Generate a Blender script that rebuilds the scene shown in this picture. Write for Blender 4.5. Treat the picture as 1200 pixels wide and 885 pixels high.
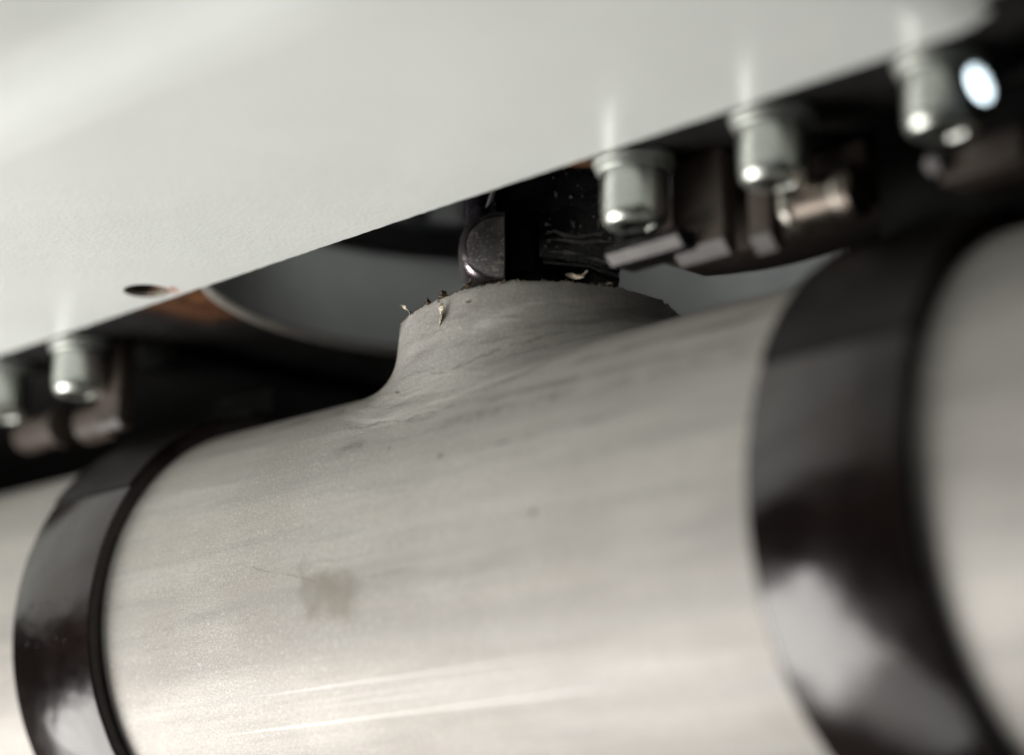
import bpy, bmesh, math, random
from mathutils import Vector, Matrix, geometry
S = 0.1                       # all lengths below are in decimetres; pipe radius = 1
PI = math.pi
random.seed(7)
for o in list(bpy.data.objects): bpy.data.objects.remove(o)
sc = bpy.context.scene
COL = sc.collection

# ------------------------------------------------------------------ camera
cam = bpy.data.cameras.new('camera'); co = bpy.data.objects.new('camera', cam); COL.objects.link(co)
yaw, pit, rol = math.radians(44.5764), math.radians(14.5001), math.radians(-0.5204)
fw = Vector((-math.sin(yaw)*math.cos(pit), math.cos(yaw)*math.cos(pit), math.sin(pit)))
r0 = Vector((math.cos(yaw), math.sin(yaw), 0)); u0 = r0.cross(fw)
rt = math.cos(rol)*r0 + math.sin(rol)*u0; up = -math.sin(rol)*r0 + math.cos(rol)*u0
M = Matrix((rt, up, -fw)).transposed().to_4x4()
M.translation = Vector((7.16370, -6.96474, -1.53635))*S
co.matrix_world = M
cam.sensor_width = 36; cam.lens = 36*2730.1/1200
cam.clip_start = 0.01; cam.clip_end = 50
cam.dof.use_dof = True; cam.dof.focus_distance = 9.68*S; cam.dof.aperture_fstop = 2.2
cam.dof.aperture_blades = 9
sc.camera = co
# ------------------------------------------------------------------ world and lamps
w = bpy.data.worlds.new('World'); sc.world = w; w.use_nodes = True
bg = w.node_tree.nodes['Background']; bg.inputs[0].default_value = (0.80, 0.86, 0.80, 1); bg.inputs[1].default_value = 0.03
def area(name, pos, target, sx, sy, power, col):
    l = bpy.data.lights.new(name, 'AREA'); l.shape = 'RECTANGLE'; l.size = sx*S; l.size_y = sy*S; l.energy = power; l.color = col
    o = bpy.data.objects.new(name, l); COL.objects.link(o)
    o.location = Vector(pos)*S
    o.rotation_euler = (Vector(target)-Vector(pos)).to_track_quat('-Z', 'Y').to_euler()
    return o
area('key_softbox', (-9.2, -8.2, -8.2), (0.6, -0.5, 0.2), 9, 9.5, 30.5, (1.0, 0.972, 0.93))
area('fill_lamp', (9.0, -12.0, 3.0), (1.0, -1.0, 0.8), 5, 5, 0.15, (0.95, 1.0, 0.97))
area('floor_bounce_fill', (-2.5, -4.0, -12.0), (0.8, -1.0, 0.6), 6, 6, 2.5, (1.0, 0.985, 0.95))  # added light standing in for bounce from the floor
for hp_, ht_, hs_, he_ in (((0.75, 0.45, 2.9), (0.85, 1.55, 1.55), 1.6, 0.030), ((0.0, -0.05, 2.8), (-1.15, 0.60, 1.60), 1.2, 0.017)):  # unseen fill lights added inside the drum to brighten its wall
    hl_ = area('drum_fill_light', hp_, ht_, hs_, 0.25, he_, (0.97, 1.0, 0.97)); hl_.data.spread = math.radians(66)
sc.view_settings.view_transform = 'Standard'; sc.view_settings.look = 'None'
sc.view_settings.exposure = 0.0; sc.view_settings.gamma = 1.0
sc.view_settings.use_curve_mapping = False
sc.render.engine = 'CYCLES'
sc.cycles.use_denoising = True
sc.cycles.max_bounces = 8

# ------------------------------------------------------------------ helpers
def link(name, me, mat, parent=None, smooth=False, ang=None):
    o = bpy.data.objects.new(name, me); COL.objects.link(o)
    if mat is not None and not me.materials: me.materials.append(mat)
    if smooth:
        for f in me.polygons: f.use_smooth = True
        if ang is not None:
            bm = bmesh.new(); bm.from_mesh(me)
            for e in bm.edges:
                if len(e.link_faces) == 2 and e.calc_face_angle(0) > math.radians(ang): e.smooth = False
            bm.to_mesh(me); bm.free()
    if parent: o.parent = parent
    return o
def obj(name, bm, mat, parent=None, smooth=True, ang=35, recalc=True):
    if recalc: bmesh.ops.recalc_face_normals(bm, faces=bm.faces)
    me = bpy.data.meshes.new(name); bm.to_mesh(me); bm.free()
    return link(name, me, mat, parent, smooth, ang)
def thing(name, label, cat, loc=(0,0,0), group=None):
    o = bpy.data.objects.new(name, None); COL.objects.link(o); o.location = Vector(loc)*S
    o.empty_display_size = 0.02
    tag(o, label, cat, group); return o
def tag(o, label, cat, group=None):
    o['label'] = label; o['category'] = cat
    if group: o['group'] = group
def V(bm, x, y, z): return bm.verts.new((x*S, y*S, z*S))
def lathe(bm, prof, n=64, mtx=None, close=False):
    """profile of (radius, height) turned about Z, then moved by mtx (decimetres)"""
    mtx = mtx or Matrix.Identity(4); rings = []
    for r, h in prof:
        if r < 1e-6:
            v = mtx @ Vector((0,0,h)); rings.append([V(bm,*v)])
        else:
            ring = []
            for i in range(n):
                a = 2*PI*i/n; v = mtx @ Vector((r*math.cos(a), r*math.sin(a), h)); ring.append(V(bm,*v))
            rings.append(ring)
    pairs = list(zip(rings, rings[1:]))
    if close: pairs.append((rings[-1], rings[0]))
    for a, b in pairs:
        for i in range(n):
            j = (i+1) % n
            if len(a) == 1 and len(b) == 1: continue
            if len(a) == 1: bm.faces.new((a[0], b[i], b[j]))
            elif len(b) == 1: bm.faces.new((a[i], a[j], b[0]))
            else: bm.faces.new((a[i], a[j], b[j], b[i]))
def box(bm, x0, x1, y0, y1, z0, z1, bev=0.02, seg=2, mtx=None):
    mtx = mtx or Matrix.Identity(4)
    t = bmesh.new()
    vs = [t.verts.new(mtx @ Vector(c)) for c in [(x0,y0,z0),(x1,y0,z0),(x1,y1,z0),(x0,y1,z0),(x0,y0,z1),(x1,y0,z1),(x1,y1,z1),(x0,y1,z1)]]
    for f in [(0,3,2,1),(4,5,6,7),(0,1,5,4),(1,2,6,5),(2,3,7,6),(3,0,4,7)]: t.faces.new([vs[i] for i in f])
    if bev: bmesh.ops.bevel(t, geom=list(t.edges), offset=bev, segments=seg, affect='EDGES', profile=0.5)
    mp = {v: V(bm, *v.co) for v in t.verts}
    for f in t.faces: bm.faces.new([mp[v] for v in f.verts])
    t.free()
def prism(bm, pts, a0, a1, axis='x', bev=0.0):
    """polygon in the plane across `axis`, extruded from a0 to a1"""
    def P(a, q): return {'x': (a,q[0],q[1]), 'y': (q[0],a,q[1]), 'z': (q[0],q[1],a)}[axis]
    t = bmesh.new()
    A = [t.verts.new(P(a0,q)) for q in pts]; B = [t.verts.new(P(a1,q)) for q in pts]
    t.faces.new(A); t.faces.new(list(reversed(B)))
    for i in range(len(pts)):
        j = (i+1) % len(pts); t.faces.new((A[i], B[i], B[j], A[j]))
    bmesh.ops.recalc_face_normals(t, faces=t.faces)
    if bev: bmesh.ops.bevel(t, geom=list(t.edges), offset=bev, segments=2, affect='EDGES', profile=0.5)
    mp = {v: V(bm, *v.co) for v in t.verts}
    for f in t.faces: bm.faces.new([mp[v] for v in f.verts])
    t.free()
def tube(bm, pts, rad, n=12, cap=True):
    pts = [Vector(p) for p in pts]; rings = []
    nrm = None
    for i, p in enumerate(pts):
        t = (pts[min(i+1,len(pts)-1)] - pts[max(i-1,0)]).normalized()
        if nrm is None: nrm = t.orthogonal().normalized()
        nrm = (nrm - t*nrm.dot(t)).normalized(); b = t.cross(nrm)
        rr = rad[i] if isinstance(rad, (list, tuple)) else rad
        rings.append([V(bm, *(p + rr*(math.cos(2*PI*k/n)*nrm + math.sin(2*PI*k/n)*b))) for k in range(n)])
    for a, b in zip(rings, rings[1:]):
        for k in range(n):
            bm.faces.new((a[k], a[(k+1)%n], b[(k+1)%n], b[k]))
    if cap: bm.faces.new(list(reversed(rings[0]))); bm.faces.new(rings[-1])

# ------------------------------------------------------------------ materials
class Mat:
    def __init__(s, name):
        s.m = bpy.data.materials.new(name); s.m.use_nodes = True
        s.nt = s.m.node_tree; s.b = s.nt.nodes['Principled BSDF']
        tc = s.nt.nodes.new('ShaderNodeTexCoord'); mp = s.nt.nodes.new('ShaderNodeVectorMath'); mp.operation = 'SCALE'
        mp.inputs[3].default_value = 1/S; s.nt.links.new(tc.outputs['Object'], mp.inputs[0]); s.co = mp.outputs[0]
    def set(s, **k):
        for n, v in k.items(): s.b.inputs[n.replace('_', ' ')].default_value = v
        return s
    def ln(s, a, b): s.nt.links.new(a, b)
    def math(s, op, a, b=0.0, c=0.0):
        n = s.nt.nodes.new('ShaderNodeMath'); n.operation = op
        for i, v in enumerate((a, b, c)):
            if isinstance(v, (int, float)): n.inputs[i].default_value = v
            else: s.ln(v, n.inputs[i])
        return n.outputs[0]
    def xyz(s, v=None):
        n = s.nt.nodes.new('ShaderNodeSeparateXYZ'); s.ln(v or s.co, n.inputs[0]); return n.outputs
    def comb(s, x, y, z):
        n = s.nt.nodes.new('ShaderNodeCombineXYZ')
        for i, v in enumerate((x, y, z)):
            if isinstance(v, (int, float)): n.inputs[i].default_value = v
            else: s.ln(v, n.inputs[i])
        return n.outputs[0]
    def noise(s, scale, detail=3, rough=0.55, vec=None, dist=0.0):
        n = s.nt.nodes.new('ShaderNodeTexNoise'); n.inputs['Scale'].default_value = scale
        n.inputs['Detail'].default_value = detail; n.inputs['Roughness'].default_value = rough; n.inputs['Distortion'].default_value = dist
        s.ln(vec or s.co, n.inputs['Vector']); return n.outputs['Fac']
    def ramp(s, f, lo, hi, a=0.0, b=1.0):
        n = s.nt.nodes.new('ShaderNodeMapRange'); n.interpolation_type = 'SMOOTHSTEP'
        for i, v in enumerate((f, lo, hi, a, b)):
            if isinstance(v, (int, float)): n.inputs[i].default_value = v
            else: s.ln(v, n.inputs[i])
        return n.outputs[0]
    def mix(s, f, a, b, mode='MIX'):
        n = s.nt.nodes.new('ShaderNodeMix'); n.data_type = 'RGBA'; n.blend_type = mode; n.clamp_factor = True
        for i, v in ((0, f), (6, a), (7, b)):
            if isinstance(v, (int, float)): n.inputs[i].default_value = v
            elif isinstance(v, tuple): n.inputs[i].default_value = (*v, 1)
            else: s.ln(v, n.inputs[i])
        return n.outputs[2]
    def bump(s, h, dist, strength=1.0, normal=None):
        n = s.nt.nodes.new('ShaderNodeBump'); n.inputs['Distance'].default_value = dist*S; n.inputs['Strength'].default_value = strength
        s.ln(h, n.inputs['Height'])
        if normal: s.ln(normal, n.inputs['Normal'])
        return n.outputs[0]
    def out(s, col=None, rough=None, normal=None, metal=None):
        for v, n in ((col, 'Base Color'), (rough, 'Roughness'), (normal, 'Normal'), (metal, 'Metallic')):
            if v is not None: s.ln(v, s.b.inputs[n])
        return s.m

def pipe_material(collar=False):
    m = Mat('bare_steel_collar' if collar else 'bare_steel_pipe')
    x, y, z = m.xyz()
    phi = m.math('ARCTAN2', z, m.math('MULTIPLY', y, -1.0))
    ax = m.comb(m.math('MULTIPLY', x, 0.35), m.math('MULTIPLY', phi, 5.0), 0.0)
    streak = m.noise(1.6, 5, 0.6, ax)
    fine = m.noise(9.0, 4, 0.6, m.comb(m.math('MULTIPLY', x, 0.12), m.math('MULTIPLY', phi, 3.0), 3.0))
    cloud = m.noise(1.3, 4, 0.55)
    grain = m.noise(120, 2, 0.75)
    grain2 = m.noise(75, 2, 0.6)
    col = m.mix(m.ramp(cloud, 0.35, 0.65), (0.51, 0.48, 0.445), (0.60, 0.573, 0.537))
    col = m.mix(m.ramp(streak, 0.48, 0.64, 0.0, 0.75), col, (0.44, 0.425, 0.41))
    broad = m.noise(1.0, 4, 0.6, m.comb(m.math('MULTIPLY', x, 0.22), m.math('MULTIPLY', phi, 2.6), 5.0))
    col = m.mix(m.ramp(broad, 0.46, 0.66, 0.0, 0.55), col, (0.36, 0.345, 0.33))
    col = m.mix(m.ramp(broad, 0.44, 0.30, 0.0, 0.35), col, (0.76, 0.74, 0.71))
    col = m.mix(m.ramp(fine, 0.52, 0.70, 0.0, 0.45), col, (0.42, 0.405, 0.39))
    col = m.mix(m.ramp(grain, 0.40, 0.66, 0.0, 0.45), col, (0.26, 0.25, 0.235))
    col = m.mix(m.ramp(grain2, 0.56, 0.72, 0.0, 0.30), col, (0.9, 0.88, 0.85))
    rgh = m.ramp(streak, 0.3, 0.7, 0.64, 0.54)
    if not collar:
        wob = m.noise(3.0, 3, 0.6)
        def window(v, a, b, soft): return m.math('MULTIPLY', m.ramp(v, a-soft, a+soft), m.ramp(v, b-soft, b+soft, 1, 0))
        def line(ph, wd, x0, x1, soft, wig=0.02):
            d = m.math('ABSOLUTE', m.math('ADD', m.math('SUBTRACT', phi, ph), m.math('MULTIPLY', m.math('SUBTRACT', wob, 0.5), wig)))
            return m.math('MULTIPLY', m.ramp(d, 0.0, wd, 1, 0), window(x, x0, x1, soft))
        broken = m.noise(5.0, 4, 0.7, m.comb(m.math('MULTIPLY', x, 1.0), m.math('MULTIPLY', phi, 2.0), 8.0))
        bk = m.ramp(broken, 0.38, 0.6)
        # brown handling stain, dark rub marks along the pipe, bright scratches
        st = m.math('MULTIPLY', window(m.math('ADD', x, m.math('MULTIPLY', m.math('SUBTRACT', wob, 0.5), 0.35)), 0.09, 0.43, 0.06), window(m.math('ADD', phi, m.math('ADD', m.math('MULTIPLY', x, 0.09), m.math('MULTIPLY', m.math('SUBTRACT', broken, 0.5), 0.25))), -0.14, 0.07, 0.045))
        st = m.math('MULTIPLY', st, m.ramp(m.noise(7, 4, 0.65), 0.28, 0.62, 0.35, 0.9))
        col = m.mix(st, col, (0.29, 0.265, 0.23))
        for ph, wd, a, b, k in ((0.432, 0.014, 0.95, 1.35, 0.75), (0.445, 0.022, 1.48, 1.66, 0.7), (0.455, 0.012, 1.66, 1.95, 0.4), (0.615, 0.06, 0.1, 2.3, 0.55),
                                (0.70, 0.04, 0.9, 2.3, 0.5), (0.85, 0.06, 1.3, 2.4, 0.6), (0.845, 0.03, 1.9, 2.15, 0.55), (0.31, 0.012, 0.55, 0.72, 0.3),
                                (-0.02, 0.007, 0.45, 0.75, 0.5), (1.0, 0.10, -1.2, 0.0, 0.45)):
            col = m.mix(m.math('MULTIPLY', m.math('MULTIPLY', line(ph, wd, a, b, 0.1), bk), k), col, (0.13, 0.12, 0.115))
        for ph, wd, a, b, k in ((-0.420, 0.007, -0.1, 1.3, 0.45), (-0.567, 0.008, -0.4, 1.55, 0.55), (-0.50, 0.004, 0.1, 0.9, 0.35), (-0.47, 0.004, 0.0, 1.2, 0.3)):
            l = m.math('MULTIPLY', line(ph, wd, a, b, 0.35, 0.012), k)
            col = m.mix(l, col, (0.92, 0.91, 0.89)); 
        # spot and hairline
        for (sx, sp, r) in ((1.383, 0.108, 0.022), (0.80, 0.44, 0.02), (0.45, 0.55, 0.012), (1.7, 0.3, 0.012)):
            d = m.math('SQRT', m.math('ADD', m.math('POWER', m.math('SUBTRACT', x, sx), 2.0), m.math('POWER', m.math('SUBTRACT', phi, sp), 2.0)))
            col = m.mix(m.ramp(d, r*0.4, r, 0.7, 0), col, (0.16, 0.14, 0.12))
        hl = m.math('ABSOLUTE', m.math('ADD', m.math('SUBTRACT', phi, 0.055), m.math('ADD', m.math('MULTIPLY', m.math('SUBTRACT', m.noise(2.2, 4, 0.6), 0.5), 0.22), m.math('MULTIPLY', x, 0.16))))
        hl = m.math('MULTIPLY', m.ramp(hl, 0.0, 0.005, 0.55, 0), m.math('MULTIPLY', window(x, -0.35, 0.2, 0.08), m.ramp(m.noise(16, 3, 0.7), 0.42, 0.58)))
        col = m.mix(hl, col, (0.12, 0.12, 0.12))
    else:
        # forming marks that run round the collar
        dx = m.math('SUBTRACT', x, 0.46); rho = m.math('SQRT', m.math('ADD', m.math('MULTIPLY', dx, dx), m.math('MULTIPLY', y, y)))
        th = m.math('ARCTAN2', y, dx)
        lvl = m.math('SUBTRACT', m.math('MULTIPLY', z, 1.0), rho)
        rings = m.noise(3.2, 5, 0.62, m.comb(m.math('MULTIPLY', lvl, 2.6), m.math('MULTIPLY', th, 0.35), 0.0))
        col = m.mix(m.ramp(rings, 0.50, 0.66, 0.0, 0.60), col, (0.25, 0.235, 0.22))
        col = m.mix(m.ramp(rings, 0.46, 0.32, 0.0, 0.55), col, (0.78, 0.755, 0.72))
        wob = m.noise(2.6, 4, 0.6)
        for lv, wd, k in ((0.22, 0.010, 0.45), (0.06, 0.02, 0.25), (0.42, 0.012, 0.2), (-0.10, 0.016, 0.55)):
            d = m.math('ABSOLUTE', m.math('ADD', m.math('SUBTRACT', lvl, lv), m.math('MULTIPLY', m.math('SUBTRACT', wob, 0.5), 0.30)))
            col = m.mix(m.math('MULTIPLY', m.ramp(d, 0, wd, k, 0), m.ramp(m.noise(14, 3, 0.7), 0.35, 0.6)), col, (0.10, 0.095, 0.09))
    nb = m.bump(m.noise(170, 2, 0.6), 0.0035, 0.5)
    if collar: nb = m.bump(rings, 0.008, 0.3, nb)
    m.set(Metallic=0.30, Specular_IOR_Level=0.5)
    return m.out(col, rgh, nb)

def black_oxide():
    m = Mat('black_oxide_steel'); x, y, z = m.xyz()
    n = m.noise(2.2, 4, 0.6); f = m.noise(30, 3, 0.6)
    col = m.mix(m.ramp(n, 0.35, 0.7), (0.006, 0.0032, 0.0028), (0.017, 0.008, 0.0062))
    nb = m.bump(m.noise(3.5, 2, 0.5), 0.03, 0.4); nb = m.bump(f, 0.0008, 0.3, nb)
    m.set(Metallic=0.0, Specular_IOR_Level=0.48, Coat_Weight=0.03, Coat_Roughness=0.2)
    return m.out(col, m.ramp(n, 0.3, 0.7, 0.17, 0.30), nb)
def black_paint(name, base, rough, spec=0.4):
    m = Mat(name); n = m.noise(4, 4, 0.6)
    col = m.mix(m.ramp(n, 0.35, 0.7), base, tuple(c*1.7 for c in base))
    m.set(Specular_IOR_Level=spec)
    return m.out(col, m.ramp(n, 0.3, 0.7, rough, min(1, rough+0.15)), m.bump(m.noise(40, 3), 0.006, 0.5))
def zinc():
    m = Mat('zinc_plated_steel'); n = m.noise(6, 4, 0.6); f = m.noise(60, 2, 0.6)
    col = m.mix(m.ramp(n, 0.3, 0.7), (0.64, 0.67, 0.63), (0.74, 0.76, 0.71))
    col = m.mix(m.ramp(m.noise(11, 3, 0.6), 0.66, 0.72, 0, 0.6), col, (0.36, 0.22, 0.08))
    m.set(Metallic=1.0)
    return m.out(col, m.ramp(n, 0.3, 0.7, 0.26, 0.38), m.bump(f, 0.002, 0.4))
def white_paint():
    m = Mat('white_powder_coat'); x, y, z = m.xyz()
    peel = m.noise(14, 3, 0.5); fine = m.noise(48, 2, 0.5)
    col = m.mix(m.ramp(m.noise(0.8, 3), 0.35, 0.65), (0.75, 0.775, 0.748), (0.785, 0.81, 0.785))
    dirt = m.noise(6.5, 5, 0.7)
    col = m.mix(m.ramp(dirt, 0.66, 0.76, 0, 0.35), col, (0.45, 0.44, 0.40))
    col = m.mix(m.ramp(m.noise(21, 2, 0.5), 0.77, 0.80, 0, 0.6), col, (0.25, 0.23, 0.20))
    # chipped coating, bare metal and red primer round the threaded hole
    d = m.math('SQRT', m.math('ADD', m.math('POWER', m.math('ADD', x, 0.925), 2.0), m.math('POWER', m.math('SUBTRACT', y, 0.665), 2.0)))
    chip = m.math('ADD', d, m.math('MULTIPLY', m.math('SUBTRACT', m.noise(28, 4, 0.7), 0.5), 0.16))
    col = m.mix(m.ramp(chip, 0.045, 0.055, 1, 0), col, m.mix(m.ramp(m.noise(45, 2), 0.45, 0.55), (0.48, 0.12, 0.07), (0.75, 0.70, 0.64)))
    rub = m.noise(5, 3, 0.6)
    nb = m.bump(peel, 0.012, 0.2); nb = m.bump(fine, 0.0045, 0.5, nb)
    m.set(Specular_IOR_Level=0.42, Coat_Weight=0.12, Coat_Roughness=0.14)
    return m.out(col, m.ramp(rub, 0.3, 0.7, 0.28, 0.34), nb)
def plate_material():
    m = Mat('rusty_plate_painted_shade'); x, y, z = m.xyz()
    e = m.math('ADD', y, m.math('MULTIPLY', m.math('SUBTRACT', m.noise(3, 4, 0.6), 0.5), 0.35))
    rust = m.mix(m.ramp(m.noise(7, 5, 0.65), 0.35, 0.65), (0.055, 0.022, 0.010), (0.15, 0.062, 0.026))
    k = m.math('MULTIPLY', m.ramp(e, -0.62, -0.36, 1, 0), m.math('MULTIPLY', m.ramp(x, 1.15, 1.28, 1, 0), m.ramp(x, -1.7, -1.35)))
    col = m.mix(k, (0.012, 0.011, 0.011), rust)  # black outside the rust strip is shade painted into the plate colour
    m.set(Specular_IOR_Level=0.3)
    return m.out(col, m.ramp(m.noise(6, 3), 0.3, 0.7, 0.45, 0.65), m.bump(m.noise(30, 4, 0.6), 0.012, 0.6))
def simple(name, base, rough, metal=0.0, var=1.35, scale=5, bump=0.006, spec=0.5):
    m = Mat(name); n = m.noise(scale, 4, 0.6)
    col = m.mix(m.ramp(n, 0.35, 0.68), base, tuple(min(1, c*var) for c in base))
    m.set(Metallic=metal, Specular_IOR_Level=spec)
    return m.out(col, m.ramp(n, 0.3, 0.7, rough*0.85, min(1, rough*1.2)), m.bump(m.noise(scale*9, 3), bump, 0.5))
def oily_black():
    m = Mat('oily_black_steel'); n = m.noise(9, 5, 0.65, dist=0.6); sp = m.noise(55, 2, 0.5)
    col = m.mix(m.ramp(n, 0.4, 0.7), (0.014, 0.012, 0.016), (0.034, 0.030, 0.036))
    col = m.mix(m.ramp(sp, 0.70, 0.74), col, (0.45, 0.40, 0.36))
    nb = m.bump(n, 0.012, 0.5); nb = m.bump(sp, 0.004, 0.5, nb)
    m.set(Specular_IOR_Level=0.9)
    return m.out(col, m.ramp(n, 0.35, 0.65, 0.16, 0.42), nb)
def worn_tip():
    m = Mat('worn_tool_steel'); sp = m.noise(70, 2, 0.5); n = m.noise(12, 4, 0.6)
    sp2 = m.noise(38, 2, 0.6)
    fl = m.math('MAXIMUM', m.ramp(sp, 0.57, 0.63), m.ramp(sp2, 0.63, 0.67))
    col = m.mix(m.ramp(n, 0.35, 0.65), (0.42, 0.39, 0.405), (0.62, 0.58, 0.59))
    col = m.mix(fl, col, (0.90, 0.84, 0.74))
    nb = m.bump(sp, 0.004, 0.6); nb = m.bump(m.noise(25, 3), 0.005, 0.4, nb)
    m.set(Metallic=0.5)
    return m.out(col, m.ramp(n, 0.3, 0.7, 0.26, 0.40), nb)

M_PIPE, M_COLLAR = pipe_material(), pipe_material(True)
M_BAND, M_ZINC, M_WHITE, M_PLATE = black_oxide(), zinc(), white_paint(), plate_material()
M_FRAME = black_paint('black_machine_paint', (0.005, 0.005, 0.0052), 0.5, 0.2)
M_DARK = black_paint('black_bracket_paint', (0.004, 0.0038, 0.004), 0.45, 0.2)
M_OIL, M_TIP = oily_black(), worn_tip()
M_NOSE = simple('polished_tool_steel', (0.42, 0.37, 0.385), 0.24, 0.9, 1.25, 12, 0.002)
M_GREY = simple('grey_housing_paint', (0.30, 0.305, 0.30), 0.38, scale=2, var=1.15)
M_RING = simple('dark_seal_ring', (0.03, 0.03, 0.032), 0.4)
M_RIM = simple('pale_lit_edge', (0.88, 0.83, 0.77), 0.45, 0.0, 1.1, 9)  # pale colour stands in for light caught along the opening's edge
M_BROWN = simple('brown_oxide_steel', (0.055, 0.042, 0.035), 0.45, 0.0, 1.6, 4, spec=0.35)
M_BEV = simple('ground_steel_bevel', (0.095, 0.088, 0.086), 0.45, 0.4, 1.2, 14)
M_GLINT = simple('pin_highlight_metal', (0.34, 0.32, 0.29), 0.30, 1.0, 1.15, 8)
M_PIN = simple('bright_hinge_pin', (0.13, 0.11, 0.095), 0.34, 1.0, 1.15, 8)
M_CHROME = simple('polished_knob', (0.30, 0.37, 0.42), 0.22, 1.0, 1.1, 6, 0.001)
M_CHIP = simple('bright_metal_chip', (0.52, 0.46, 0.37), 0.3, 1.0, 1.3, 60)
M_CHIPD = simple('burnt_metal_chip', (0.10, 0.075, 0.05), 0.35, 0.7, 2.2, 60)
M_THREAD = simple('dark_thread', (0.16, 0.14, 0.115), 0.30, 0.9, 2.0, 30)
M_WASH = simple('dull_zinc_washer', (0.46, 0.48, 0.45), 0.42, 0.7, 1.3, 9)
M_SOCK = simple('socket_recess', (0.22, 0.22, 0.20), 0.35, 1.0, 1.2, 20)
M_HOSE = black_paint('black_rubber', (0.022, 0.022, 0.022), 0.5, 0.4)

# ------------------------------------------------------------------ setting
bm = bmesh.new(); box(bm, -60, 60, 24, 24.5, -25, 40, 0)
o = obj('background', bm, black_paint('dark_hall', (0.012, 0.012, 0.012), 0.8, 0.1), None, False); o['kind'] = 'structure'

# ------------------------------------------------------------------ steel pipe with drawn collar
X0, RC, HC = 0.50, 0.63, 1.20
pipe = thing('steel_pipe', 'bare grey steel pipe with a collar drawn up out of its wall', 'pipe', (0,0,0))
FW = 0.23                                     # width of the flare at the foot of the collar
A = 1.45; MS = 48
def cyl(x, ph, R=1.0): return (x, R*math.sin(ph), R*math.cos(ph))      # ph from the top
bm = bmesh.new()
sq = []
for k in range(MS): sq.append((A, -A + 2*A*k/MS))
for k in range(MS): sq.append((A - 2*A*k/MS, A))
for k in range(MS): sq.append((-A, A - 2*A*k/MS))
for k in range(MS): sq.append((-A + 2*A*k/MS, -A))
NT = len(sq); TH = [math.atan2(s[1], s[0]) for s in sq]
def foot(t):
    # the flare is squarer along the pipe than across it
    return RC + FW*(1.0 + 0.12*math.cos(2*t))
inner = []
for t in TH:
    rr = foot(t); xx, yy = rr*math.cos(t), rr*math.sin(t); yy = max(-0.985, min(0.985, yy)); inner.append((xx, math.asin(yy)))
NR = 26; rings = []
for j in range(NR+1):
    q = (j/NR)**1.3; ring = []
    for (ix, ip), (ox, op) in zip(inner, sq):
        ring.append(V(bm, *cyl(X0 + ix + (ox-ix)*q, ip + (op-ip)*q)))
    rings.append(ring)
for a, b in zip(rings, rings[1:]):
    for i in range(NT): bm.faces.new((a[i], a[(i+1)%NT], b[(i+1)%NT], b[i]))
st = 2*A/MS
NB = 80; lo, hi = A, 2*PI - A
for (xa, xb, nx, pa, pb, npn) in ((X0-A, X0+A, MS, lo, hi, NB),):
    g = [[V(bm, *cyl(xa+(xb-xa)*i/nx, pa+(pb-pa)*j/npn)) for j in range(npn+1)] for i in range(nx+1)]
    for i in range(nx):
        for j in range(npn): bm.faces.new((g[i][j], g[i+1][j], g[i+1][j+1], g[i][j+1]))
phs = [-A + 2*A*k/MS for k in range(MS)] + [lo + (hi-lo)*k/NB for k in range(NB)]
for xa, xb, nx in ((-7.0, X0-A, 40), (X0+A, 4.7, 20)):
    g = [[V(bm, *cyl(xa+(xb-xa)*i/nx, p)) for p in phs] for i in range(nx+1)]
    for i in range(nx):
        for j in range(len(phs)): bm.faces.new((g[i][j], g[i+1][j], g[i+1][(j+1)%len(phs)], g[i][(j+1)%len(phs)]))
    # end ring and bore of the tube
    e = g[0] if xa < -2 else g[-1]; xe = xa if xa < -2 else xb; xi = X0-A if xa < -2 else X0+A
    e2 = [V(bm, *cyl(xe, p, 0.93)) for p in phs]; e3 = [V(bm, *cyl(xi, p, 0.93)) for p in phs]
    for a, b in ((e, e2), (e2, e3)):
        for j in range(len(phs)): bm.faces.new((a[j], b[j], b[(j+1)%len(phs)], a[(j+1)%len(phs)]))
bmesh.ops.remove_doubles(bm, verts=bm.verts, dist=1e-5)
obj('pipe_wall', bm, M_PIPE, pipe, True, 60)
# collar: flare, wall, trimmed lip and bore
bm = bmesh.new(); NF = 30; rings = []
rnd = random.Random(3)
lipn = [rnd.uniform(-1, 1) for _ in range(NT*2)]
NC = NT*2
TC = []
for k in range(NT):
    t0, t1 = TH[k], TH[(k+1)%NT]
    if t1 < t0: t1 += 2*PI
    TC += [t0, (t0+t1)/2]
def lip(i, t):
    return HC - 0.030*math.cos(t-PI/4)**2 + 0.006*math.sin(5*t+1) + 0.0032*lipn[i] + 0.005*max(0, math.sin(17*t))**6 - 0.03*max(0, math.cos(t-PI/4))**3
def colpt(i, t, s):
    r0 = foot(t); y0 = max(-0.985, min(0.985, r0*math.sin(t))); z0 = math.sqrt(1-y0*y0)
    zr = math.sqrt(max(0.02, 1-(RC*math.sin(t))**2)); h = lip(i, t)
    zt = zr + min(FW*1.15, 0.62*(h-zr))
    # cubic from pipe tangent to vertical wall
    P0 = Vector((r0, z0)); d0 = Vector((-1, r0*math.sin(t)**2/max(0.15, z0)))
    P1 = P0 + d0*FW*0.62; P3 = Vector((RC, zt)); P2 = Vector((RC + 0.008, zt - (zt-zr)*0.72))
    c = (1-s)**3*P0 + 3*(1-s)**2*s*P1 + 3*(1-s)*s*s*P2 + s**3*P3
    return c
for j in range(NF+1):
    ring = []
    for i, t in enumerate(TC):
        c = colpt(i, t, j/NF)
        ring.append(V(bm, X0 + c.x*math.cos(t), c.x*math.sin(t), c.y))
    rings.append(ring)
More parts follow.
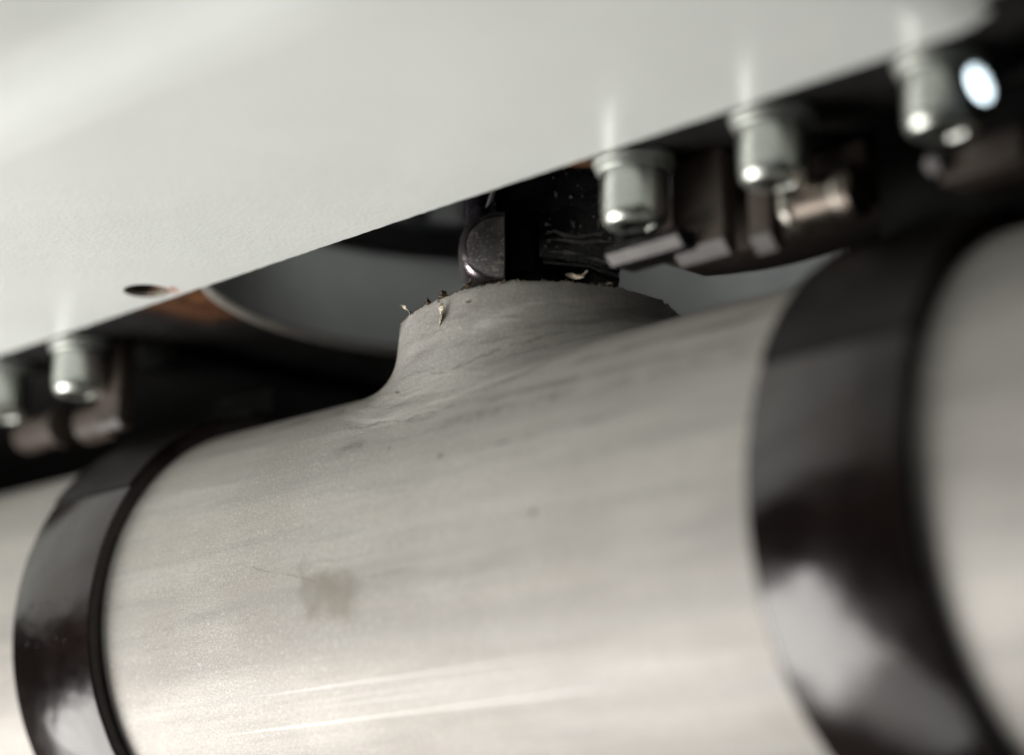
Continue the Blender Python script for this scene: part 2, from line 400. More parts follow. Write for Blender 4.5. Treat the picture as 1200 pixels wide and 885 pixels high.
for q in (0.3, 0.6, 0.85, 0.96):
    ring = []
    for i, t in enumerate(TC):
        c = colpt(i, t, 1.0); h = lip(i, t); zz = c.y + (h-0.006-c.y)*q; rr = RC - 0.012*q
        ring.append(V(bm, X0 + rr*math.cos(t), rr*math.sin(t), zz))
    rings.append(ring)
for rr, dz in ((RC-0.016, 0.0), (RC-0.055, 0.004), (RC-0.065, -0.01), (RC-0.065, -0.30), (RC+0.02, -0.42)):
    rings.append([V(bm, X0 + rr*math.cos(t), rr*math.sin(t), (lip(i, t)+dz) if dz > -0.2 else min(HC+dz, math.sqrt(max(0.02, 1-(RC*math.sin(t))**2)) - 0.07 + (dz+0.42)*1.0)) for i, t in enumerate(TC)])
for a, b in zip(rings, rings[1:]):
    for i in range(NC): bm.faces.new((a[i], a[(i+1)%NC], b[(i+1)%NC], b[i]))
obj('collar', bm, M_COLLAR, pipe, True, 50)
# torn burr along the lip
bm = bmesh.new()
for i, t in enumerate(TC):
    if rnd.random() < 0.45:
        h = lip(i, t); rr = RC - 0.02; L = rnd.uniform(0.003, 0.011); wd = rnd.uniform(0.004, 0.010)
        c = Vector((X0 + rr*math.cos(t), rr*math.sin(t), h)); tg = Vector((-math.sin(t), math.cos(t), 0)); ra = Vector((math.cos(t), math.sin(t), 0))
        ps = [c - tg*wd - ra*0.005 - Vector((0,0,0.004)), c + tg*wd - ra*0.005 - Vector((0,0,0.004)), c + ra*0.012 - Vector((0,0,0.004)), c + Vector((0,0,L)) + ra*rnd.uniform(-0.006, 0.012) + tg*rnd.uniform(-0.01, 0.01)]
        v = [V(bm, *p) for p in ps]
        for f in ((0,1,3), (1,2,3), (2,0,3), (0,2,1)): bm.faces.new([v[q] for q in f])
o = obj('burr', bm, M_CHIP, pipe, False); o['kind'] = 'stuff'

# ------------------------------------------------------------------ white machine cover
ZP, YE = 1.459, -0.856
cover = thing('machine_cover', 'white powder coated machine cover above the pipe with one threaded hole', 'machine cover', (0, -1.6, ZP))
cover_off = Vector((0, 1.6, -ZP))
HX, HY, HR = -1.002, -1.002, 0.101
def curve_pts():
    pts = [(-9.0, -2.44)]
    n = 60
    for i in range(1, n): pts.append((-9.0 + (1.75+9.0)*i/n, -2.44 + 0.05*(i/n)))
    # rounded corner, a slanted stretch, then a short side
    def bez(a, b, c, n=14): return [((1-t)**2*a[0]+2*t*(1-t)*b[0]+t*t*c[0], (1-t)**2*a[1]+2*t*(1-t)*b[1]+t*t*c[1]) for t in [k/n for k in range(n+1)]]
    pts += bez((1.75, -2.39), (2.05, -2.37), (2.30, -2.13))
    for k in range(1, 12): pts.append((2.30 + (3.00-2.30)*k/12, -2.13 + (-1.43+2.13)*k/12))
    pts += bez((3.00, -1.43), (3.18, -1.22), (3.18, -1.0))
    pts.append((3.18, YE))
    return pts
CP = curve_pts()
bm = bmesh.new()
rn = random.Random(11)
back = [(-9.0 + (3.18+9.0)*k/400, YE + rn.uniform(-0.0025, 0.0025)) for k in range(1, 400)]
hole = [(HX + HR*math.cos(2*PI*k/40), HY + HR*math.sin(2*PI*k/40)) for k in range(40)]
outl = CP[:] + list(reversed(back)) + [(-9.0, YE)]
vin = [Vector(p) for p in outl + hole]
no = len(outl)
faces_in = [list(range(no)), list(range(no, no+40))]
edges = [(i, (i+1)%no) for i in range(no)] + [(no+i, no+(i+1)%40) for i in range(40)]
vo, eo, fo, ov, oe, of = geometry.delaunay_2d_cdt(vin, edges, [], 2, 1e-7)
def inside_hole(c): return math.hypot(c[0]-HX, c[1]-HY) < HR*0.999
vs = [V(bm, p[0], p[1]+1.6, 0) for p in vo]
for f in fo:
    c = sum((vo[i] for i in f), Vector((0,0)))/len(f)
    if inside_hole(c): continue
    bm.faces.new([vs[i] for i in f])
bmesh.ops.recalc_face_normals(bm, faces=bm.faces)
for f in bm.faces:
    if f.normal.z > 0: f.normal_flip()
# sheet thickness at the back edge, the right side and in the hole
be = [e for e in bm.edges if len(e.link_faces) == 1]
def upedge(e, dz):
    a, b = e.verts
    c = bm.verts.new(b.co + Vector((0,0,dz*S))); d = bm.verts.new(a.co + Vector((0,0,dz*S))); bm.faces.new((a, b, c, d))
for e in be:
    m_ = (e.verts[0].co + e.verts[1].co)/2/S
    if abs(m_.y - 1.6 - YE) < 0.02: upedge(e, 0.030)
# joggle up to a second level of the sheet, then the turned-up outer flange
NBD = 6; STEP = math.radians(23); SAG = math.radians(-12)
def nrm2(i):
    a = Vector(CP[max(0, i-1)]); b = Vector(CP[min(len(CP)-1, i+1)]); t = (b-a).normalized(); return Vector((t.y, -t.x))
cols = []
for i, pnt in enumerate(CP):
    n = nrm2(i); row = []
    ext = 1.9 if pnt[0] < 2.1 else 0.03 + 1.8*max(0.0, (2.9-pnt[0])/0.8)
    rb = 0.45
    for k in range(NBD+1):
        an = STEP*k/NBD; row.append((rb*math.sin(an), rb*(1-math.cos(an))))
    d, h = row[-1]; d += 0.08*math.cos(STEP); h += 0.08*math.sin(STEP); row.append((d, h))
    for k in range(1, NBD+1):
        an = STEP + (SAG-STEP)*k/NBD; row.append((d + rb*(math.sin(STEP)-math.sin(an)), h + rb*(math.cos(an)-math.cos(STEP))))
    d, h = row[-1]
    for q in (0.25, 0.5, 0.75, 1.0): row.append((d + ext*q*math.cos(SAG), h + ext*q*math.sin(SAG)))
    d, h = row[-1]
    for k in range(1, NBD+1):
        an = PI/2*k/NBD; row.append((d + 0.06*math.sin(an), h + 0.06*(1-math.cos(an))))
    row.append((row[-1][0], row[-1][1] + 1.6))
    cols.append([V(bm, pnt[0] + n.x*d_, pnt[1] + 1.6 + n.y*d_, h_) for d_, h_ in row])
for a, b in zip(cols, cols[1:]):
    for k in range(len(a)-1): bm.faces.new((a[k], a[k+1], b[k+1], b[k]))
bmesh.ops.remove_doubles(bm, verts=bm.verts, dist=2e-6)
cp = obj('cover_sheet', bm, M_WHITE, cover, True, 40, recalc=False)
# threaded bush in the hole
bm = bmesh.new(); prof = [(HR+0.004, 0.004)]
for k in range(9): prof += [(HR-0.004, 0.006+0.016*k), (HR-0.016, 0.014+0.016*k)]
prof += [(HR-0.004, 0.16), (0, 0.16)]
lathe(bm, prof, 40, Matrix.Translation((HX, HY+1.6, 0)))
obj('threaded_hole', bm, M_THREAD, cover, True, 30)

# ------------------------------------------------------------------ mounting plate with its round opening and the drum behind it
ZB = 1.492; DX, DY, DR = 0.24, 0.13, 1.437
plate = thing('mounting_plate', 'rust brown steel plate, its shaded part coloured black, with a large round opening above the collar', 'steel plate', (DX, DY, ZB))
bm = bmesh.new(); NP = 144
def sqpt(a):
    c, s = math.cos(a), math.sin(a); ex0, ex1, ey0, ey1 = -9.0-DX, 6.0-DX, -0.95-DY, 3.4-DY
    ts = []
    if c > 1e-9: ts.append(ex1/c)
    if c < -1e-9: ts.append(ex0/c)
    if s > 1e-9: ts.append(ey1/s)
    if s < -1e-9: ts.append(ey0/s)
    t = min(ts); return c*t, s*t
# near side of the plate is cut straight, so the ring is clipped there
inn, oo = [], []
for k in range(NP):
    a = 2*PI*k/NP
    x, y = DR*math.cos(a), DR*math.sin(a)
    inn.append((x, y)); oo.append(sqpt(a))
def addring(z0, z1, rin):
    pass
lay = []
for z in (0.0, 0.12):
    I = [V(bm, x*1.012, max(y*1.012, -0.95-DY), z) for x, y in inn]; O = [V(bm, x, y, z) for x, y in oo]; lay.append((I, O))
for k in range(NP):
    j = (k+1) % NP
    for (I, O) in lay:
        ps = [I[k], I[j], O[j], O[k]]
        if (ps[0].co-ps[3].co).length > 1e-5 or (ps[1].co-ps[2].co).length > 1e-5:
            bm.faces.new(ps)
bmesh.ops.remove_doubles(bm, verts=bm.verts, dist=1e-6)
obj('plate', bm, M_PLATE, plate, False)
bm = bmesh.new()
rows = []
for dr, z in ((0.014, -0.0005), (0.010, 0.002), (-0.006, 0.020), (-0.010, 0.026)):
    rows.append([(k, V(bm, (DR*(1+0)+dr*1.4)*math.cos(2*PI*k/NP), (DR+dr*1.4)*math.sin(2*PI*k/NP), z)) for k in range(NP)])
for a, b in zip(rows, rows[1:]):
    for k in range(NP):
        j = (k+1) % NP
        if math.sin(2*PI*k/NP)*DR + DY > -0.90 and math.sin(2*PI*j/NP)*DR + DY > -0.90:
            bm.faces.new((a[k][1], a[j][1], b[j][1], b[k][1]))
bmesh.ops.delete(bm, geom=[v for v in bm.verts if not v.link_faces], context='VERTS')
obj('opening_edge', bm, M_RIM, plate, True, 50)

drum = thing('drum_housing', 'grey painted drum housing seen up through the round opening', 'housing', (DX, DY, 1.62))
bm = bmesh.new()
lathe(bm, [(DR-0.012, -0.095), (DR-0.012, 0.30), (DR+0.0, 0.32), (DR+0.02, 0.42)], 128)
obj('drum_wall', bm, M_GREY, drum, True, 40)
bm = bmesh.new()
lathe(bm, [(DR+0.02, 0.42), (DR-0.10, 0.45), (DR-0.14, 0.50), (DR-0.10, 0.55), (DR+0.0, 0.58)], 128)
obj('seal_ring', bm, M_RING, drum, True, 50)
bm = bmesh.new()
lathe(bm, [(DR, 0.58), (DR, 1.6), (DR-0.1, 1.8), (0, 1.8)], 128)
obj('drum_top', bm, M_GREY, drum, True, 40)
for k in range(30):
    a = 2*PI*k/30; bm = bmesh.new()
    box(bm, DR-0.09, DR-0.004, -0.06, 0.06, 0.62, 1.2, 0.015, 1, Matrix.Rotation(a, 4, 'Z'))
    obj('rib', bm, M_RING, drum, True, 30)

# ------------------------------------------------------------------ black machine frame behind and beside the pipe
fr = thing('machine_chassis', 'black machine chassis in the dark behind the pipe and the clamps', 'machine chassis', (0, 3.4, 0))
bm = bmesh.new(); box(bm, -9, 6, 0.0, 0.2, -2.5, 1.60, 0.02); obj('rear_wall', bm, M_FRAME, fr)
bm = bmesh.new(); box(bm, -9, 6, -0.1, 0.0, 1.30, 1.48, 0.02); obj('rear_rail', bm, M_FRAME, fr)
bm = bmesh.new(); box(bm, 3.6, 9, -4.3, 0.0, 1.62, 3.8, 0.05); obj('side_block', bm, M_FRAME, fr)
bm = bmesh.new(); box(bm, -2.02, -1.70, -3.7, -0.1, 1.42, 1.488, 0.012)
obj('cross_rail', bm, M_FRAME, fr)

# ------------------------------------------------------------------ clamp bands round the pipe
RO = 1.073
def clamp_band(x0, x1, label):
    t = thing('clamp_band', label, 'pipe clamp', ((x0+x1)/2, 0, 0), 'black clamp bands round the pipe')
    hw = (x1-x0)/2; bm = bmesh.new(); c = 0.014
    prof = [(1.003, -hw), (RO-c, -hw), (RO-c*0.3, -hw+c*0.3), (RO, -hw+c), (RO, 0), (RO, hw-c), (RO-c*0.3, hw-c*0.3), (RO-c, hw), (1.003, hw)]
    lathe(bm, prof, 220, Matrix.Rotation(PI/2, 4, 'Y'))
    obj('strap', bm, M_BAND, t, True, 40)
    return t
def stamp(parent, spots):
    bm = bmesh.new()
    for x, ph, r in spots:
        n = Vector((0, -math.cos(ph), math.sin(ph))); c = Vector((x, 0, 0)) + n*(RO+0.0005); e1 = Vector((1,0,0)); e2 = n.cross(e1)
        top = V(bm, *(c+n*r*0.45)); ring = [V(bm, *(c + r*(math.cos(2*PI*k/8)*e1 + math.sin(2*PI*k/8)*e2))) for k in range(8)]
        for k in range(8): bm.faces.new((ring[k], ring[(k+1)%8], top))
    o = obj('stamped_mark', bm, M_BAND, parent, True, 80); o['kind'] = 'stuff'
LX0, LX1, RX0, RX1 = -1.845, -1.251, 2.4255, 3.0473
bl = clamp_band(LX0, LX1, 'narrow looking black steel clamp band round the pipe left of the collar')
br = clamp_band(RX0, RX1, 'wide blurred black steel clamp band round the pipe right of the collar')
rs = random.Random(5)
stamp(bl, [(-0.16+0.07*k+rs.uniform(-.01,.01), 0.10-0.075*j+rs.uniform(-.015,.015), rs.uniform(0.005, 0.009)) for k in range(5) for j in range(3)])
stamp(br, [(-0.14+0.075*k+rs.uniform(-.01,.01), 0.16-0.10*j+rs.uniform(-.02,.02), rs.uniform(0.006, 0.010)) for k in range(5) for j in range(3)])
# matt black shell added over each band's top to darken its reflections
def shell(parent, hw, p0, p1):
    bm = bmesh.new(); n = 60; rows = []
    for r_ in (RO+0.002, RO+0.009):
        for x_ in (-hw, hw):
            rows.append([V(bm, x_, -r_*math.cos(p0+(p1-p0)*k/n), r_*math.sin(p0+(p1-p0)*k/n)) for k in range(n+1)])
    for a, b in ((0, 1), (2, 3), (0, 2), (1, 3)):
        for k in range(n): bm.faces.new((rows[a][k], rows[a][k+1], rows[b][k+1], rows[b][k]))
    for k in (0, n): bm.faces.new((rows[0][k], rows[1][k], rows[3][k], rows[2][k]))
    obj('dark_reflection_shell', bm, M_SHELL, parent, True, 40)
M_SHELL = black_paint('matt_black_shell', (0.004, 0.0027, 0.0024), 0.42, 0.18)
shell(bl, 0.292, math.radians(36), math.radians(150)); shell(br, 0.306, math.radians(26), math.radians(150))
# saddle blocks of each clamp, hanging from the plate onto the band
def saddle(parent, x0, x1, ya, yb, zt):
    bm = bmesh.new(); n = 14
    pts = [(yb, zt), (ya, zt)]
    for k in range(n+1):
        y = ya + (yb-ya)*k/n
        pts.append((y, math.sqrt(max(0.0, (RO+0.004)**2 - y*y))))
    prism(bm, pts, x0, x1, 'x', 0.0)
    return obj('saddle', bm, M_FRAME, parent, True, 30)
saddle(bl, -0.22, 0.22, 0.0, 0.42, 1.25)
saddle(br, -0.24, 0.24, 0.0, 0.42, 1.485)

def chamfer_plate(name, parent, off, x0, x1, y0, y1, z0, z1, ch, mat, bev_mat):
    ox, oy, oz = off
    bm = bmesh.new()
    prism(bm, [(y0-oy, z1-oz), (y0-oy, z0+ch-oz), (y0+ch-oy, z0-oz), (y1-oy, z0-oz), (y1-oy, z1-oz)], x0-ox, x1-ox, 'x', 0.004)
    p = obj(name, bm, mat, parent, True, 25)
    # ground facet along the lower front edge, 2 mm proud
    bm = bmesh.new(); e = 0.004
    prism(bm, [(y0-oy-e, z0+ch-oz+e*0.4), (y0+ch-oy-e*0.4, z0-oz-e), (y0+ch-oy, z0-oz+e*2), (y0-oy+e*2, z0+ch-oz)], x0-ox+0.004, x1-ox-0.004, 'x', 0.0)
    obj('chamfer', bm, bev_mat, p, False)
    return p
# left clamp jaw
lj = thing('clamp_jaw', 'dark clamp jaw with a small bright chamfer behind the leftmost whole bolt', 'clamp jaw', (-1.88, -0.45, 1.25), 'clamp jaws under the plate')
lo_ = (-1.88, -0.45, 1.25)
chamfer_plate('jaw_plate', lj, lo_, -1.985, -1.80, -0.56, -0.47, 1.055, 1.488, 0.026, M_BROWN, M_BEV)
bm = bmesh.new(); lathe(bm, [(0, -0.12), (0.085, -0.12), (0.095, -0.11), (0.095, 0.11), (0, 0.11)], 32, Matrix.Translation((-2.06+1.88, -0.47+0.45, 1.13-1.25)) @ Matrix.Rotation(PI/2, 4, 'Y'))
obj('hinge_eye', bm, M_BROWN, lj, True, 40)
bm = bmesh.new(); lathe(bm, [(0, -0.22), (0.075, -0.22), (0.085, -0.20), (0.085, 0.10), (0.105, 0.105), (0.105, 0.13), (0.07, 0.14), (0, 0.14)], 32, Matrix.Translation((-2.46+1.88, -0.5+0.45, 1.15-1.25)) @ Matrix.Rotation(PI/2, 4, 'Y'))
obj('hinge_pin', bm, M_BROWN, lj, True, 40)
bm = bmesh.new(); box(bm, -0.42, 0.62, 0.26, 0.5, -0.22, -0.14, 0.02); obj('jaw_foot', bm, M_DARK, lj)
# right clamp jaw
ro_ = (2.0, -0.45, 1.25)
rj = thing('clamp_jaw', 'clamp jaw of brown plates with bright chamfers and a hinge pin beside the right band', 'clamp jaw', ro_, 'clamp jaws under the plate')
chamfer_plate('jaw_plate', rj, ro_, 1.675, 1.925, -0.52, -0.44, 1.085, 1.488, 0.045, M_BROWN, M_BEV)
chamfer_plate('jaw_plate', rj, ro_, 2.045, 2.145, -0.52, -0.44, 1.05, 1.488, 0.05, M_BROWN, M_BEV)
chamfer_plate('jaw_bar', rj, ro_, 1.42, 1.79, -0.62, -0.46, 1.12, 1.19, 0.033, M_DARK, M_BEV)
bm = bmesh.new(); lathe(bm, [(0, -0.14), (0.075, -0.14), (0.085, -0.13), (0.085, 0.10), (0.10, 0.105), (0.10, 0.15), (0.085, 0.165), (0, 0.165)], 32, Matrix.Translation((2.385-2.0, -0.5+0.45, 1.175-1.25)) @ Matrix.Rotation(PI/2, 4, 'Y'))
hp = obj('hinge_pin', bm, M_PIN, rj, True, 40)
for q in (-0.125, 0.105):  # brighter rings added to imitate the highlights at the pin's ends
    bm = bmesh.new(); lathe(bm, [(0.084, -0.03), (0.094, -0.022), (0.096, 0.0), (0.094, 0.022), (0.084, 0.03)], 32, Matrix.Translation((2.385-2.0+q, -0.05, 1.175-1.25)) @ Matrix.Rotation(PI/2, 4, 'Y'), True)
    obj('pin_highlight_ring', bm, M_GLINT, hp, True, 50)
bm = bmesh.new(); n = 16
pts = [(1.40-2, 0.2), (2.42-2, 0.2)] + [(2.42-2 - (1.02)*k/n, -0.045 - 0.05*math.sin(PI*k/n)) for k in range(n+1)]
prism(bm, pts, 0.15, 0.45, 'y', 0.006); obj('jaw_foot', bm, M_BROWN, rj, True, 30)
bm = bmesh.new(); box(bm, -0.575, -0.52, -0.12, 0.0, -0.125, 0.23, 0.01); obj('jaw_web', bm, M_DARK, rj)
# right end bracket with its knob
kb = thing('end_bracket', 'black bracket block behind the rightmost bolt with a polished round knob', 'bracket', (3.3, -0.3, 1.3))
bm = bmesh.new(); box(bm, -0.85, 1.6, 0.02, 0.9, -0.32, 0.188, 0.03); obj('bracket_body', bm, M_FRAME, kb)
kd = Vector((-0.078, -0.834, -0.548)).normalized(); kq = kd.to_track_quat('Z', 'Y').to_matrix().to_4x4()
bm = bmesh.new(); lathe(bm, [(0, -0.40), (0.03, -0.40), (0.03, -0.02), (0.055, -0.01), (0.068, 0.008), (0.068, 0.03), (0.060, 0.038), (0, 0.040)], 40, Matrix.Translation((-0.08, -0.42, 0.03)) @ kq @ Matrix.Diagonal((0.62, 1.0, 1.0, 1.0)))
obj('knob', bm, M_CHROME, kb, True, 30)
bm = bmesh.new(); box(bm, -0.42, -0.08, -0.22, 0.02, -0.20, -0.07, 0.02); obj('bracket_lug', bm, M_BROWN, kb)
bm = bmesh.new(); lathe(bm, [(0, 0.03), (0.03, 0.022), (0.042, 0.0), (0.042, -0.05), (0, -0.05)], 24, Matrix.Translation((-0.40, -0.26, -0.14)) @ kq); obj('bracket_pin', bm, M_BEV, kb, True, 40)

# ------------------------------------------------------------------ socket head bolts
def bolt(x, y, label, turn):
    t = thing('socket_bolt', label, 'bolt', (x, y, ZB), 'zinc socket head bolts hanging under the plate')
    bm = bmesh.new(); lathe(bm, [(0.07, -0.0005), (0.152, -0.0005), (0.158, -0.006), (0.158, -0.028), (0.152, -0.034), (0.07, -0.034)], 48); obj('washer', bm, M_WASH, t, True, 30)
    bm = bmesh.new(); lathe(bm, [(0.07, -0.0345), (0.142, -0.0345), (0.146, -0.04), (0.146, -0.055), (0.140, -0.062), (0.07, -0.062)], 48); obj('spring_washer', bm, M_WASH, t, True, 30)
    bm = bmesh.new(); n = 48; zt, zb = -0.0625, -0.270
    lathe(bm, [(0.05, zt), (0.126, zt), (0.131, zt-0.006), (0.131, zb+0.050), (0.129, zb+0.035), (0.123, zb+0.018), (0.112, zb+0.005), (0.098, zb)], n)
    # flat face with the hexagon recess
    ring = [v for v in bm.verts][-n:]
    hexr = []
    for i in range(n):
        a = 2*PI*i/n; s = (a+turn) % (PI/3) - PI/6; rr = 0.066/math.cos(s); hexr.append((rr*math.cos(a), rr*math.sin(a)))
    h1 = [V(bm, x_, y_, zb) for x_, y_ in hexr]; h2 = [V(bm, x_*0.93, y_*0.93, zb+0.010) for x_, y_ in hexr]
    for a_, b_ in ((ring, h1), (h1, h2)):
        for i in range(n): bm.faces.new((a_[i], a_[(i+1)%n], b_[(i+1)%n], b_[i]))
    hd = obj('head', bm, M_ZINC, t, True, 28)
    bm = bmesh.new()
    k1 = [V(bm, x_*0.93, y_*0.93, zb+0.010) for x_, y_ in hexr]; k2 = [V(bm, x_*0.93, y_*0.93, zb+0.13) for x_, y_ in hexr]
    for i in range(n): bm.faces.new((k1[i], k1[(i+1)%n], k2[(i+1)%n], k2[i]))
    bm.faces.new(k2); obj('hex_socket', bm, M_SOCK, hd, True, 20)
    return t
bolt(-1.998, -0.65, 'sharp zinc socket head bolt under the cover edge below the threaded hole', 0.2)
bolt(-2.658, -0.65, 'zinc bolt cut by the left edge of the photo', 0.7)
bolt(1.606, -0.65, 'zinc bolt with an orange rust spot right of the black forming tool', 0.4)
bolt(2.277, -0.65, 'blurred zinc bolt above the bright hinge pin', 0.9)
bolt(3.0, -0.65, 'most blurred zinc bolt beside the shiny knob at the corner of the cover', 0.1)

# ------------------------------------------------------------------ forming tool rising out of the collar
tr = math.radians(44.58)
tool = thing('forming_tool', 'black oily forming tool with a speckled rounded pin above the collar', 'forming tool', (0.465, 0, 1.2))
tool.rotation_euler = (0, 0, tr)              # local x runs to the right of the picture, -y towards the viewer
bm = bmesh.new(); lathe(bm, [(0, 1.7), (0.33, 1.7), (0.33, 0.52), (0.30, 0.44), (0.20, 0.36), (0.20, 0.10), (0.17, 0.06), (0, 0.06)], 48, Matrix.Translation((-0.0, 0.12, 0)))
obj('spindle', bm, M_FRAME, tool, True, 40)
# forming pin: round shank, fat rounded nose with a ground flat
PXC, PYC = -0.232, -0.13
XE, WN, ZC, HB, HT = -0.135, 0.205, 0.275, 0.178, 0.175      # D-shaped nose: straight right edge, rounded left
def nose_ring(bm, inset, y):
    pts = []
    n = 40
    for k in range(n+1):
        a = -PI/2 - PI*k/n; cx, sz = math.cos(a), math.sin(a)
        hh = HB if sz < 0 else HT
        pts.append((XE - inset*0.25 + (WN-inset*1.1)*cx, ZC + (hh-inset)*(abs(sz)**0.9)*(1 if sz > 0 else -1)))
    return [V(bm, x_, y, z_) for x_, z_ in pts]
bm = bmesh.new(); rows = [nose_ring(bm, 0.05, 0.06), nose_ring(bm, 0.0, 0.02), nose_ring(bm, 0.0, -0.185)]
for k in range(1, 8):
    a = PI/2*k/7; rows.append(nose_ring(bm, 0.044*(1-math.cos(a)), -0.185 - 0.062*math.sin(a)))
for a, b in zip(rows, rows[1:]):
    for k in range(len(a)):
        j = (k+1) % len(a); bm.faces.new((a[k], a[j], b[j], b[k]))
bm.faces.new(rows[0])
fp = obj('forming_pin', bm, M_NOSE, tool, True, 50)
bm = bmesh.new(); r1 = nose_ring(bm, 0.044, -0.247); r2 = nose_ring(bm, 0.050, -0.249)
for k in range(len(r1)):
    j = (k+1) % len(r1); bm.faces.new((r1[k], r1[j], r2[j], r2[k]))
bm.faces.new(r2)
obj('worn_flat', bm, M_TIP, fp, True, 60)
bm = bmesh.new()
lathe(bm, [(0.05, 0.28), (0.098, 0.30), (0.090, 0.36), (0.080, 0.41), (0.076, 0.46), (0.076, 1.5), (0, 1.5)], 64, Matrix.Translation((PXC, PYC, 0)))
obj('pin_shank', bm, M_OIL, fp, True, 60)
# square cutter block on the right of the tool
bm = bmesh.new()
prism(bm, [(0.0, 0.235), (0.348, 0.165), (0.352, 0.9), (0.0, 0.9)], -0.20, 0.25, 'y', 0.018)
obj('tool_block', bm, M_OIL, tool, True, 30)
bm = bmesh.new(); prism(bm, [(0.02, 0.205), (0.20, 0.185), (0.345, 0.135), (0.33, 0.16), (0.20, 0.21), (0.02, 0.23)], -0.215, 0.2, 'y', 0.004)
obj('block_lip', bm, M_OIL, tool, True, 30)
bm = bmesh.new(); box(bm, -0.13, -0.004, -0.12, 0.2, 0.20, 0.9, 0.015); obj('tool_web', bm, M_FRAME, tool)
# drips and smears of oil on the block
bm = bmesh.new(); ro = random.Random(21)
for k in range(44):
    x_, z_ = ro.uniform(0.03, 0.33), ro.uniform(0.26, 0.62); r_ = ro.choice((0.003, 0.004, 0.004, 0.006, 0.009))
    lathe(bm, [(r_, 0), (r_*0.7, r_*0.5), (0, r_*0.7)], 8, Matrix.Translation((x_, -0.2005, z_)) @ Matrix.Rotation(PI/2, 4, 'X'))
for pts in (((0.05, 0.318), (0.12, 0.312), (0.19, 0.298), (0.26, 0.305), (0.33, 0.30)), ((0.14, 0.40), (0.15, 0.385), (0.155, 0.365)), ((0.25, 0.40), (0.26, 0.39), (0.255, 0.36)), ((0.03, 0.34), (0.07, 0.355), (0.11, 0.335), (0.17, 0.325), (0.22, 0.335), (0.28, 0.345)), ((0.04, 0.262), (0.12, 0.258), (0.20, 0.245)), ((0.20, 0.235), (0.25, 0.225), (0.30, 0.205), (0.335, 0.18)), ((0.015, 0.66), (0.03, 0.70), (0.035, 0.74)), ((-0.225, 0.455), (-0.20, 0.50), (-0.185, 0.555), (-0.17, 0.60))):
    tube(bm, [(a, -0.201 if a > -0.1 else -0.203, b) for a, b in pts], [0.002] + [ro.uniform(0.006, 0.013) for _ in pts[2:]] + [0.002], 6)
o = obj('oil_drip', bm, simple('wet_oil_film', (0.50, 0.48, 0.49), 0.25, 0.3, 1.2, 30), tool, True, 60); o['kind'] = 'stuff'

# ------------------------------------------------------------------ loose metal chips on the collar
def chip(name_lbl, pos, d, length, wd, curl, mat, seed):
    rc_ = random.Random(seed); bm = bmesh.new(); length *= 1.25; wd *= 1.3
    d = Vector(d).normalized(); side = d.orthogonal().normalized(); n = d.cross(side)
    p = Vector((0,0,0)); L = 9; rows = []
    for k in range(L+1):
        a = curl*k/L; dd = d*math.cos(a) + n*math.sin(a)
        ww = wd*(0.35 + 0.65*math.sin(PI*min(1, (k+0.6)/L)))*rc_.uniform(0.75, 1.2)
        s2 = (side*math.cos(k*0.35) + dd.cross(side)*math.sin(k*0.35))
        th_ = dd.cross(s2)*wd*0.16
        rows.append([V(bm, *(p + s2*ww + th_)), V(bm, *(p - s2*ww + th_)), V(bm, *(p - s2*ww - th_)), V(bm, *(p + s2*ww - th_))])
        p = p + dd*length/L + Vector((rc_.uniform(-1,1), rc_.uniform(-1,1), rc_.uniform(-1,1)))*wd*0.25
    for a, b in zip(rows, rows[1:]):
        for k in range(4): bm.faces.new((a[k], a[(k+1)%4], b[(k+1)%4], b[k]))
    bm.faces.new(rows[0]); bm.faces.new(rows[-1])
    o = obj('metal_chip', bm, mat, None, False); o.location = Vector(pos)*S
    tag(o, name_lbl, 'metal chip', 'metal chips on the collar'); return o
def onlip(deg, dz=0.0, out=-0.02):
    a = math.radians(deg); return (X0 + (RC+out)*math.cos(a), (RC+out)*math.sin(a), HC - 0.030*math.cos(a-PI/4)**2 - 0.03*max(0, math.cos(a-PI/4))**3 + dz)
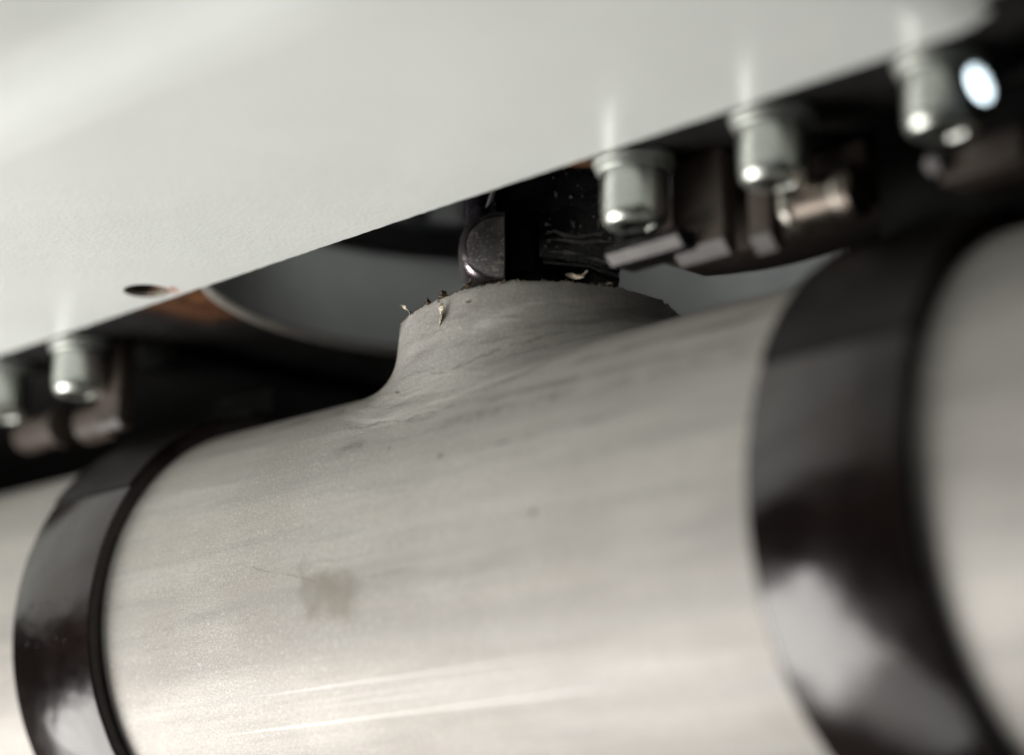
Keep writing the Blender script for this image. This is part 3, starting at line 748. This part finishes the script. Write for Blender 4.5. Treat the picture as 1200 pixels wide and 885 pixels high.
def onwall(deg, z, out=0.0):
    a = math.radians(deg); return (X0 + (RC+out)*math.cos(a), (RC+out)*math.sin(a), z)
chip('pale straight metal chip sticking out from the far left of the collar lip', onlip(-112), (-0.75, 0.1, 0.55), 0.075, 0.008, 0.3, M_CHIP, 1)
chip('dark crumpled metal chip on the left of the collar lip', onlip(-92, -0.006), (0.7, 0.2, 0.25), 0.055, 0.016, 1.8, M_CHIPD, 2)
chip('dark thin metal chip on the collar lip left of the speckled pin', onlip(-80), (0.8, 0.3, 0.2), 0.06, 0.010, 1.2, M_CHIPD, 3)
chip('golden twisted metal chip stuck on the collar wall below the lip', onwall(-87, 1.15, 0.010), (0.05, -0.08, -1.0), 0.085, 0.011, 0.8, M_CHIP, 4)
chip('bright curled metal chip leaning on the collar lip under the tool block', onlip(-38, 0.03), (0.72, 0.40, -0.45), 0.10, 0.008, 1.3, M_CHIP, 5)
chip('small black splinter on the flare at the foot of the collar', (0.43, -0.80, 0.765), (0.6, -0.2, -0.25), 0.035, 0.005, 0.4, M_CHIPD, 6)
chip('tiny black splinter on the collar wall right of the golden chip', onwall(-76, 1.13, 0.012), (0.8, 0.2, 0.1), 0.03, 0.004, 0.3, M_CHIPD, 7)

chip('second dark crumb on the collar lip between the crumpled chip and the far left chip', onlip(-101, -0.006), (0.6, 0.3, 0.5), 0.04, 0.010, 1.6, M_CHIPD, 11)
chip('dark crumb on the collar lip straight under the speckled pin', onlip(-66, 0.0), (0.8, 0.4, -0.1), 0.05, 0.007, 1.0, M_CHIPD, 12)
chip('tiny pale shaving on the collar lip right of the curled chip', onlip(-24, 0.0), (0.6, 0.7, 0.3), 0.04, 0.005, 0.8, M_CHIP, 13)

# ------------------------------------------------------------------ hose at the right
bm = bmesh.new()
pts = [(3.3 + 0.9*math.sin(a), -0.2 + 0.2*a, 1.05 + 0.75*math.cos(a)) for a in [k*PI/24 for k in range(-4, 16)]]
tube(bm, pts, 0.05, 14)
o = obj('rubber_hose', bm, M_HOSE, None, True, 60); tag(o, 'dark rubber hose curving down at the upper right past the cover corner', 'hose')
